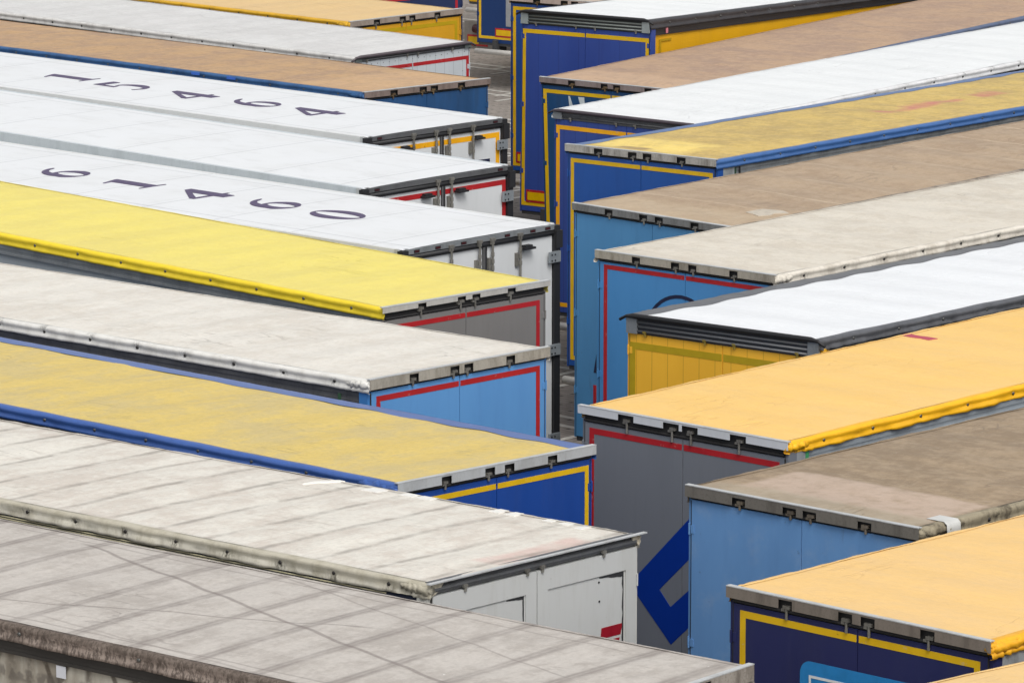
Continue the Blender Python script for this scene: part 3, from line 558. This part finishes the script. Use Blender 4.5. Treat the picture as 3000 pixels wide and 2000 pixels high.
R7T = build('R7', 'trailer with brown wrinkled tarp and plain light blue rear doors',
    roof=tarp('wrinkled_brown_tarp', C(190, 166, 138, .92), C(162, 138, 114, .92), .6, C(112, 96, 84), (1.15, 1.06, .02, .5, False, C(220, 203, 176)), crease=.4, fleck=.3, zones=((.0, .9, -1.2, 1.2, C(202, 182, 152), .5, .15),)), flap=flapm('grey_brown_flap', C(160, 148, 134), C(90, 80, 72), .7, (2.2, .9, .8), .55), boltm=BOLTD,
    body=paint('light_blue_door', C(82, 142, 190), C(66, 118, 164), .3, 0, .35), cap=metal('grey_cap', C(136, 136, 134), C(84, 80, 76), .6, .5, .3), sag=(.95, .013), curtain=paint('drab_curtain', C(120, 112, 104)), bolt=(2.2, .95), rag=.9)
R6T = build('R6', 'trailer with beige streaked tarp and blue doors with red border and black arc',
    roof=tarp('beige_streaked_tarp', C(227, 219, 204, .97), C(202, 191, 174, .97), .6, C(130, 120, 108), crease=.45, fleck=.15), flap=flapm('cream_flap', C(220, 213, 200), C(160, 148, 132), .5, (2.07, .76, .8), .5), boltm=BOLTD, body=paint('azure_door', C(78, 142, 200), C(62, 120, 178), .3), tape=(REDT, .025, .05, .06),
    cap=metal('beige_streak_cap', C(180, 173, 160), C(122, 114, 102), .7, .5, .2), curtain=paint('grey_blue_curtain', C(100, 106, 120)), bolt=(2.07, .76), rag=.9, rc=.0)
R5T = build('R5', 'trailer with white roof in dark grey edging and yellow planked doors',
    roof=tarp('fresh_white_tarp', grain=.09, base=C(242, 244, 246, .95), dirt=C(228, 231, 234, .95), amt=.35, dark=C(150, 150, 150), crease=.12, fleck=0, spots=.1), flap=flapm('charcoal_flap', C(94, 96, 101), C(58, 59, 62), .45, None, .36), lap=.24, body=paint('yellow_plank_door', C(250, 190, 58), C(232, 172, 46), .3, .21, .08), header='gasket', ribs=3, doortop=3.80,
    tape=(OLIVET, .09, .075, .0), rods=(1.02, .21, -.17, -1.0), rodm=mat('yellow_rod', plain, C(150, 130, 60), .4, .3), bolt=(2.19, .8), curtain=paint('dark_grey_curtain', C(70, 70, 76)), rail=plain('charcoal_rail', C(52, 52, 56), .4), seal=plain('charcoal_beam', C(60, 60, 64), .4), ribm=plain('rib_grey', C(104, 106, 110), .35), sag=(.8, .008), rag=1.5)
R4T = build('R4', 'trailer with clean orange tarp and grey doors bearing a blue angular emblem',
    rodl=.04, roof=tarp('orange_tarp', grain=.09, base=C(250, 204, 118, .95), dirt=C(248, 208, 136, .95), amt=.45, dark=C(210, 160, 90), crease=.3, fleck=0, spots=.08, endd=.15), flap=flapm('orange_flap', C(248, 186, 30), C(222, 160, 24), .35, None, .4), body=paint('slate_grey_door', C(120, 124, 131), C(104, 108, 115), .2), tape=(REDT, .05, .058, .06), cap=metal('white_cap', C(224, 227, 230), C(196, 198, 200), .25, .4, .2), caph=.075, cutw=.1,  # orange lightened on the roof only, painting in the sky's sheen
    doortop=3.855, curtain=paint('slate_curtain_b', C(150, 157, 162)), bolt=(2.01, .725), rag=1.3, over=.025, rail=metal('blue_grey_rail', C(172, 180, 186), C(138, 144, 148), .3, .4, .3))
R3T = build('R3', 'old trailer with patched brown grey tarp and chalky blue doors without tape',
    roof=tarp('patched_brown_tarp', C(176, 153, 124, .92), C(146, 126, 102, .92), .9, C(96, 84, 74), crease=.55, fleck=.3, spots=.6, edge=.3, zones=((.3, 1.15, -1.15, .95, C(196, 174, 156), .85, .06), (-.1, .35, -1.2, 1.2, C(176, 164, 144), .7, .08))), flap=flapm('mossy_flap', C(156, 146, 124), C(74, 66, 54), .9, (.6, .5, .9), .7, .3), boltm=BOLTD,
    body=paint('chalky_blue_door', C(108, 154, 206), C(88, 132, 184), .35, 0, .3, .5, .4, .12), cap=metal('dull_cap', C(130, 125, 117), C(88, 83, 76), .6, .5, .3), caph=.1, cutlip=.03, rodm=metal('brown_latch', C(130, 120, 106), C(70, 62, 54), .6, .5, .3), bolt=(1.0, .6), rag=1.6, curtain=paint('old_blue_curtain', C(60, 90, 130)), flaph=.15)
R2T = build('R2', 'trailer with orange tan tarp and navy doors showing a light blue panel',
    rodl=.04, roof=tarp('orange_tan_tarp', grain=.09, base=C(248, 205, 132, .95), dirt=C(236, 200, 146, .95), amt=.5, dark=C(206, 164, 104), crease=.4, fleck=.05, spots=.15), flap=flapm('amber_flap', C(240, 176, 36), C(190, 132, 30), .5, None, .42), body=paint('dark_navy_door', C(40, 44, 88), C(32, 34, 66), .3, 0, .05), tape=(YELT, .045, .055, .07), cap=metal('brown_silver_cap', C(142, 132, 122), C(96, 88, 80), .5, .45, .3), caph=.085, rail=metal('violet_grey_rail', C(124, 126, 132), C(96, 96, 100), .4, .45, .3), rag=1.4)  # roof colour washed out to stand for reflected sky; flap left saturated
R1T = build('R1', 'trailer at the bottom right edge, only a corner of its orange roof shows',
    roof=tarp('amber_tan_tarp', grain=.09, base=C(244, 204, 138, .95), dirt=C(234, 200, 150, .95), amt=.4, dark=C(206, 164, 104), crease=.3, fleck=0), flap=flapm('amber_flap_b', C(240, 176, 36), C(190, 132, 30), .5), body=paint('navy_door_b', C(40, 44, 88)), cap=GALV)  # sky sheen painted into the roof base, paler than its flap
R16T = build('R16', 'far dark blue trailer with yellow border standing beyond the empty lane',
    roof=tarp('far_tarp', C(214, 206, 192, .9), C(180, 170, 158, .9), .5), flap=flapm('far_flap', C(200, 194, 180), C(150, 140, 130), .4), body=paint('midnight_blue_door', C(16, 52, 104), C(12, 40, 84), .25), tape=(YELT, .05, .06, .02), cap=GALV, plate=True, platey=(.78, .2))

# ------------------------------------------------------------------ roof numbers
def arc(cx, cy, rx, ry, a0, a1, n=24): return [(cx + rx * math.cos(math.radians(a0 + (a1 - a0) * i / n)), cy + ry * math.sin(math.radians(a0 + (a1 - a0) * i / n))) for i in range(n + 1)]
GL = {   # glyph outlines in a box about .75 wide, 1 high: list of closed loops (holes included)
'0': [arc(.36, .5, .34, .5, 0, 360, 40)[:-1], arc(.36, .5, .15, .46, 0, 360, 40)[:-1]],
'6': [arc(.36, .31, .34, .31, 200, 470, 34) + [(.24, .60), (.30, .76), (.42, .88), (.60, .965), (.60, 1.0)] + arc(.62, .42, .58, .58, 100, 190, 18), arc(.37, .30, .15, .265, 0, 360, 30)[:-1]],
'1': [[(.12, 0), (.68, 0), (.68, .03), (.52, .05), (.52, .99), (.46, .99), (.10, .86), (.10, .82), (.28, .86), (.28, .05), (.12, .03)]],
'4': [[(.42, 0), (.66, 0), (.66, .22), (.76, .22), (.76, .28), (.66, .28), (.66, 1), (.52, 1), (0, .32), (0, .22), (.42, .22)], [(.42, .30), (.12, .30), (.42, .72)]],
'5': [[(.12, 1.0), (.62, 1.0), (.62, .84), (.18, .84), (.16, .56)] + [(.24, .60)] + arc(.30, .30, .36, .33, 80, -100, 22) + [(.06, .02), (.05, .06), (.22, .03)] + arc(.30, .31, .15, .27, -90, 85, 18) + [(.20, .52), (.07, .50), (.09, 1.0)]],
}
def glyph(ch):
    cu = bpy.data.curves.new('g', 'CURVE'); cu.dimensions = '2D'; cu.fill_mode = 'BOTH'; cu.extrude = .002
    for lp in GL[ch]:
        sp = cu.splines.new('POLY'); sp.points.add(len(lp) - 1); sp.use_cyclic_u = True
        for p, q in zip(sp.points, lp): p.co = (q[0], q[1], 0, 1)
    ob = bpy.data.objects.new('g', cu); col.objects.link(ob); dg = bpy.context.evaluated_depsgraph_get()
    me = bpy.data.meshes.new_from_object(ob.evaluated_get(dg)); bpy.data.objects.remove(ob); bpy.data.curves.remove(cu)
    return me
def digits(key, text, spots, hgt, wid):
    T, put, zroof, roof = TR[key]; x_, y_, a_, zt, pt, rl = GEO[key]
    for ch, (xb, yl) in zip(text, spots):
        me = glyph(ch); me.materials.clear(); me.materials.append(NAVYDIG)
        for v in me.vertices:
            gx, gy, gz = v.co; X = xb + gy * hgt; Y = yl - gx * wid
            v.co = (X, Y, zroof(X, Y) + .004 + gz + (pt * X + rl * Y + zt - 4.0))
        o = link('roof_digit', me, roof)
digits('L8', '15464', [(7.32, .27), (5.98, .33), (4.52, .40), (3.18, .32), (1.9, .40)], .93, .72)
digits('L6', '61460', [(6.90, .34), (5.60, .36), (4.33, .38), (3.12, .30), (1.95, .33)], .78, .80)

# ------------------------------------------------------------------ marks, patches and emblems on single trailers
def on_door(key, nm, pts, mt, x=.0, t=.003, parent=None):
    T, put, zr, rf = TR[key]; q = MB(); q.plate_yz(pts, x, t); return put(nm, q, mt, parent or T)
def on_roof(key, nm, polys, mt, t=.004):
    T, put, zr, rf = TR[key]; q = MB()
    for p in polys: q.plate_xy(p, zr, t)
    return put(nm, q, mt, rf)
def ring(cy, cz, r0, r1, a0, a1, n=30):
    return [(cy + r1 * math.cos(math.radians(a0 + (a1 - a0) * i / n)), cz + r1 * math.sin(math.radians(a0 + (a1 - a0) * i / n))) for i in range(n + 1)] + [(cy + r0 * math.cos(math.radians(a1 + (a0 - a1) * i / n)), cz + r0 * math.sin(math.radians(a1 + (a0 - a1) * i / n))) for i in range(n + 1)]
BLUEL = plain('emblem_blue', C(12, 52, 146), .35, 0, .5, .1)
on_door('R4', 'emblem', [(.66, 2.335), (.13, 1.82), (-.3, 2.22), (-.3, 2.58), (.14, 2.19), (.28, 2.34), (-.3, 2.90), (-.3, 3.31)], BLUEL, .0298)
INK = plain('ink_black', C(34, 38, 66), .4)
on_door('R6', 'arc_emblem', ring(.06, 3.11, .485, .525, -40, 220), INK, .0298)
PANB = plain('panel_blue', C(44, 130, 192), .35, 0, .5, .25)
def rrect(y0, y1, z0, z1, r):
    return arc(y1 - r, z1 - r, r, r, 0, 90, 8) + arc(y0 + r, z1 - r, r, r, 90, 180, 8) + arc(y0 + r, z0 + r, r, r, 180, 270, 8) + arc(y1 - r, z0 + r, r, r, 270, 360, 8)
on_door('R2', 'blue_panel', rrect(-.9, .56, 2.3, 3.56, .1), PANB, .0298)
for (a, b, c, d) in ((-.8, .47, 3.435, 3.455), (-.8, .47, 2.4, 2.42), (.45, .47, 2.42, 3.435), (-.8, -.78, 2.42, 3.435)):
    on_door('R2', 'white_outline', [(a, c), (b, c), (b, d), (a, d)], WHT, .0264, .002)
WLET = plain('chalk_white', C(196, 204, 206), .5, 0, .4, .3)
on_door('R10', 'painted_letter', [(.78, 3.74), (.75, 3.74), (.66, 3.45), (.66, 3.3), (.74, 3.3)], WLET, .0298)
on_door('R10', 'painted_letter', [(.60, 3.74), (.49, 3.74), (.47, 3.3), (.53, 3.3), (.56, 3.6)], WLET, .0298)
on_door('R16', 'white_patch', [(.50, 2.0), (.2, 2.0), (.2, 1.37), (.50, 1.37)], mat('grey_patch', plain, C(150, 152, 154), .5), .0298)
on_door('R7', 'black_wedge', [(.9, 2.10), (.945, 1.86), (.9, 1.86)], INK, .0298)
on_door('R7', 'red_strip', [(.95, 1.70), (.9, 1.70), (.9, 1.1), (.95, 1.1)], REDT, .0298)
RUSTY = plain('red_brand_paint', C(150, 22, 36), .4)
on_door('L2', 'red_emblem', [(-.81, 3.29), (-1.075, 3.29), (-1.05, 3.20), (-.80, 3.20)], RUSTY, .0298)
on_door('L2', 'red_emblem', [(-.80, 3.175), (-1.04, 3.175), (-1.02, 3.10), (-.79, 3.10)], RUSTY, .0298)
on_door('L2', 'red_emblem', [(-.64, 3.215), (-.74, 3.215), (-.74, 3.19), (-.64, 3.19)], RUSTY, .0298)
GAP = plain('peeled_dark', (.03, .03, .032, 1), .7)
def jag(pts_top, depth, n, rnd): pass
rj = random.Random(3)
top = [(-.78 - i * .037, 3.722) for i in range(9)]
on_door('L2', 'peeled_edge', top + [(y, 3.722 - .01 - .045 * (i / 8) * rj.uniform(.5, 1)) for i, (y, _) in reversed(list(enumerate(top)))], GAP, .0298)
rgt = [(-1.085, 3.722 - i * .05) for i in range(20)]
on_door('L2', 'peeled_edge', rgt + [(y + .014 + rj.uniform(-.006, .008), z) for y, z in reversed(rgt)], GAP, .0296)
top = [(.36 - i * .03, 3.722) for i in range(8)]
on_door('L2', 'peeled_edge', top + [(y, 3.722 - .008 - .022 * (i / 7) * rj.uniform(.5, 1)) for i, (y, _) in reversed(list(enumerate(top)))], GAP, .0298)
rgt = [(.15, 3.722 - i * .05) for i in range(18)]
on_door('L2', 'peeled_edge', rgt + [(y + .010 + rj.uniform(-.006, .006), z) for y, z in reversed(rgt)], GAP, .0296)
for yy, zz_ in ((-.775, 3.68), (-.78, 3.52), (-1.05, 3.69), (-.1, 3.74)):
    T, put, zr, rf = TR['L2']; q = MB(); q.tube([(.03, yy, zz_), (.024, yy, zz_)], .009, 8); put('door_bolt', q, RUB)
# cream tarp corners folded round the rear of the cream trailer
CRM = flapm('cream_fold', C(206, 198, 178), C(130, 118, 98), .7)
on_door('L2', 'folded_corner', [(1.278, 4.008), (1.09, 4.008), (1.15, 3.95), (1.2, 3.915), (1.278, 3.89)], CRM, .04, .02)
on_door('L2', 'folded_corner', [(-1.278, 4.008), (-1.20, 4.008), (-1.19, 3.95), (-1.24, 3.94), (-1.278, 3.90)], CRM, .04, .02)
PATCH = plain('repair_white', C(236, 234, 228), .5, 0, .4, .12)
for (a, b, c, d) in ((2.82, 3.02, -1.06, -1.22), (2.48, 2.64, -1.13, -1.25), (2.26, 2.45, -1.13, -1.25), (1.46, 1.58, -1.12, -1.27), (1.28, 1.40, -1.12, -1.26), (.87, .98, -1.13, -1.24), (.68, .80, -1.13, -1.24), (.47, .57, -1.06, -1.2)):
    on_roof('L2', 'repair_patch', [[(a, c), (a + .01, d), (b - .01, d), (b, c)]], PATCH, .006)
on_roof('L2', 'loose_strip', [[(3.55, -.88), (3.50, -1.02), (3.44, -1.14), (3.38, -1.24), (3.46, -1.245), (3.52, -1.14), (3.56, -1.02)]], PATCH, .012)
on_roof('R4', 'red_stroke', [[(5.05, 1.26), (4.98, 1.17), (4.95, 1.05), (4.95, .92), (4.93, .80), (4.80, .82), (4.83, .95), (4.83, 1.08), (4.86, 1.2), (4.92, 1.26)]], plain('raspberry_paint', C(186, 70, 92), .5, 0, .4, .3), .003)
on_roof('R7', 'loose_sheet', [[(.93, -.72), (1.04, -.74), (1.18, -.78), (1.28, -1.02), (1.22, -1.16), (1.08, -1.05), (.98, -1.08), (.84, -1.0), (.9, -.86)]], mat('sheet_white', plain, C(198, 188, 172), .5, 0, .4, .4), .01)
# silver tape wrapped over the flap of the old patched trailer
T, put, zr, rf = TR['R3']; q = MB(); q.smooth = True
q.grid([[(xx, -1.08 - .001, 4.012), (xx, -1.2, 4.012), (xx, -1.27, 4.012), (xx, -1.302, 3.985), (xx, -1.306, 3.93), (xx, -1.306, 3.86)] for xx in (.36, .42, .48, .55)])
put('repair_tape', q, mat('silver_tape', plain, C(214, 214, 210), .35, .1, .5, .25))
on_door('L8', 'black_plate', [(-.76, 3.475), (-1.02, 3.475), (-1.02, 3.40), (-.76, 3.40)], INK, .0165)
# dock wedges on the refrigerated trailers
for key, ys_ in (('L8', (.62, -.76)), ('L7', (.22, -.38)), ('L6', (-.76,))):
    for yy in ys_:
        T, put, zr, rf = TR[key]; q = MB(); q.box(-.075, .019, yy - .09, yy + .09, 3.77, 3.795); q.box(-.05, .019, yy - .06, yy + .06, 3.795, 3.82); put('rubber_buffer', q, RUB)
# loose straps and marks on rails and curtains
def on_side(key, nm, x0, x1, z0, z1, mt, yy=1.2645, par=None):
    T, put, zr, rf = TR[key]; sg = 1 if key[0] == 'L' else -1; a, b = sorted((sg * yy, sg * (yy + .006))); q = MB(); q.box(x0, x1, a, b, z0, z1); return put(nm, q, mt)
GRN = plain('green_strap', C(70, 150, 100), .5)
on_side('R4', 'green_strap', .29, .34, 3.80, 3.885, GRN)
on_side('R8', 'green_strap', .40, .44, 3.78, 3.87, plain('dark_green_strap', C(44, 70, 52), .6)); on_side('R8', 'green_strap', .50, .53, 3.78, 3.87, RUB)
on_side('R2', 'green_strap', .52, .60, 3.78, 3.88, GRN)
on_side('L4', 'green_strap', .42, .46, 3.72, 3.83, plain('moss_strap', C(58, 92, 66), .6))
for key, x1 in (('R8', .42), ('R4', .3), ('R2', .5)):
    on_side(key, 'rail_end', .10, x1, 3.775, 3.895, mat('rail_end_plate', metal, C(176, 180, 182), C(120, 122, 122), .6, .4, .3), 1.2642)
OLV = plain('olive_mark', C(190, 150, 20), .45)
on_side('R11', 'corner_mark', .31, .64, 3.665, 3.70, OLV, 1.2462); on_side('R11', 'corner_mark', .31, .36, 3.44, 3.665, OLV, 1.2462)
on_side('R11', 'pink_tag', .46, .52, 3.78, 3.90, plain('pink_tag', C(214, 130, 140), .5), 1.2645)
on_side('R11', 'corner_bracket', .05, .14, 3.55, 3.80, HINGE, 1.262)
BRB = plain('fresh_blue_patch', C(70, 118, 214), .4)
for a, b in ((3.56, 3.74), (2.76, 2.95)): on_side('L9', 'repair_patch', a, b, 3.955, 3.998, BRB, 1.29)
for zz_ in (3.862, 3.842): on_side('L2', 'pale_piping', .5, 13, zz_, zz_ + .009, plain('pale_piping', C(214, 206, 170), .5), 1.266)
# crumpled tarp ends tucked behind the rear caps
def crumple(key, sg, seedv, ln=.34, r0=.05):
    T, put, zr, rf = TR[key]; r = random.Random(seedv); q = MB(); q.smooth = True; n = 16
    pts = [(.008 + ln * i / n, sg * (1.262 + r.uniform(-.008, .008)), 3.952 + r.uniform(-.008, .006)) for i in range(n + 1)]
    q.tube(pts, [r0 * r.uniform(.72, 1.08) * (1 if i < n - 3 else .5 + .15 * (n - i)) for i in range(n + 1)], 14)
    q.v = [(a + r.uniform(-.006, .006), b + r.uniform(-.006, .006), c + r.uniform(-.007, .007)) for a, b, c in q.v]
    put('tarp_corner', q, bpy.data.materials[TARPEND[key]])
TARPEND = {'R6': 'cream_flap', 'R4': 'orange_flap', 'R2': 'amber_flap', 'R3': 'mossy_flap', 'L4': 'offwhite_flap', 'L11': 'ochre_flap', 'L9': 'mid_blue_flap', 'L3': 'blue_flap', 'L2': 'cream_dirty_flap'}
for i, k in enumerate(TARPEND): crumple(k, 1 if k[0] == 'L' else -1, i, .5 if k in ('L3', 'R2', 'R3') else .32, .042)
# paper tag on the near curtain of the nearest trailer
T, put, zr, rf = TR['L1']; q = MB(); q.box(4.60, 4.70, 1.252, 1.256, 3.66, 3.755); put('paper_tag', q, mat('paper_white', plain, C(206, 208, 214), .6, 0, .4, .05))

# ------------------------------------------------------------------ two more far vehicles glimpsed beyond the lane
def skeletal():
    T = bpy.data.objects.new('skeletal_trailer', None); col.objects.link(T); T.location = (-.05, 100.6, 0); T.rotation_euler = (0, 0, .93)
    T['label'] = 'low bare container chassis with red and yellow rear plate beyond the far blue trailer'; T['category'] = 'trailer'; T['group'] = RR
    GC = plain('concrete_grey', C(136, 130, 122), .6)
    q = MB(); q.box(0, .12, -1.24, 1.24, .55, 1.15); link('rear_beam', q.mesh('rear_beam', GC), T)
    q = MB(); q.box(.12, 12, .4, .55, .8, 1.1); q.box(.12, 12, -.55, -.4, .8, 1.1); link('chassis', q.mesh('chassis', CHAS), T)
    for s in (1, -1):
        a, b = sorted((s * 1.15, s * .6)); q = MB(); q.box(-.012, 0, a, b, .62, .86); pl = link('reflector_plate', q.mesh('reflector_plate', REDT), T)
        q = MB(); q.box(-.016, -.0121, a + .03, b - .03, .66, .82); link('reflector_face', q.mesh('reflector_face', M_['plate_yellow']), pl)
        q = MB(); q.smooth = True; q.tube([(-.03, s * .95, 1.0), (-.03, s * .6, 1.0)], .09, 12); link('tail_lamp', q.mesh('tail_lamp', mat('lamp_dark_red', plain, C(70, 18, 22), .3)), T)
        for x in (2, 3.3, 4.6): o = link('wheel', WHEEL, T); o.location = (x, s * 1.0, .51)
skeletal()
GEO['R18'] = (-.02, 105.9, .93, 4.0, 0, 0)
build('R18', 'farthest yellow trailer, only the foot of its rear doors visible at the top edge', roof=M_.get('x') or tarp('far_yellow_tarp', C(230, 190, 110, .9), C(200, 165, 100, .9), .5), flap=flapm('far_yellow_flap', C(220, 172, 42), C(180, 136, 36), .5), body=paint('far_yellow_door', C(206, 158, 20)), post=plain('pale_post', C(170, 176, 180), .5), cap=GALV)
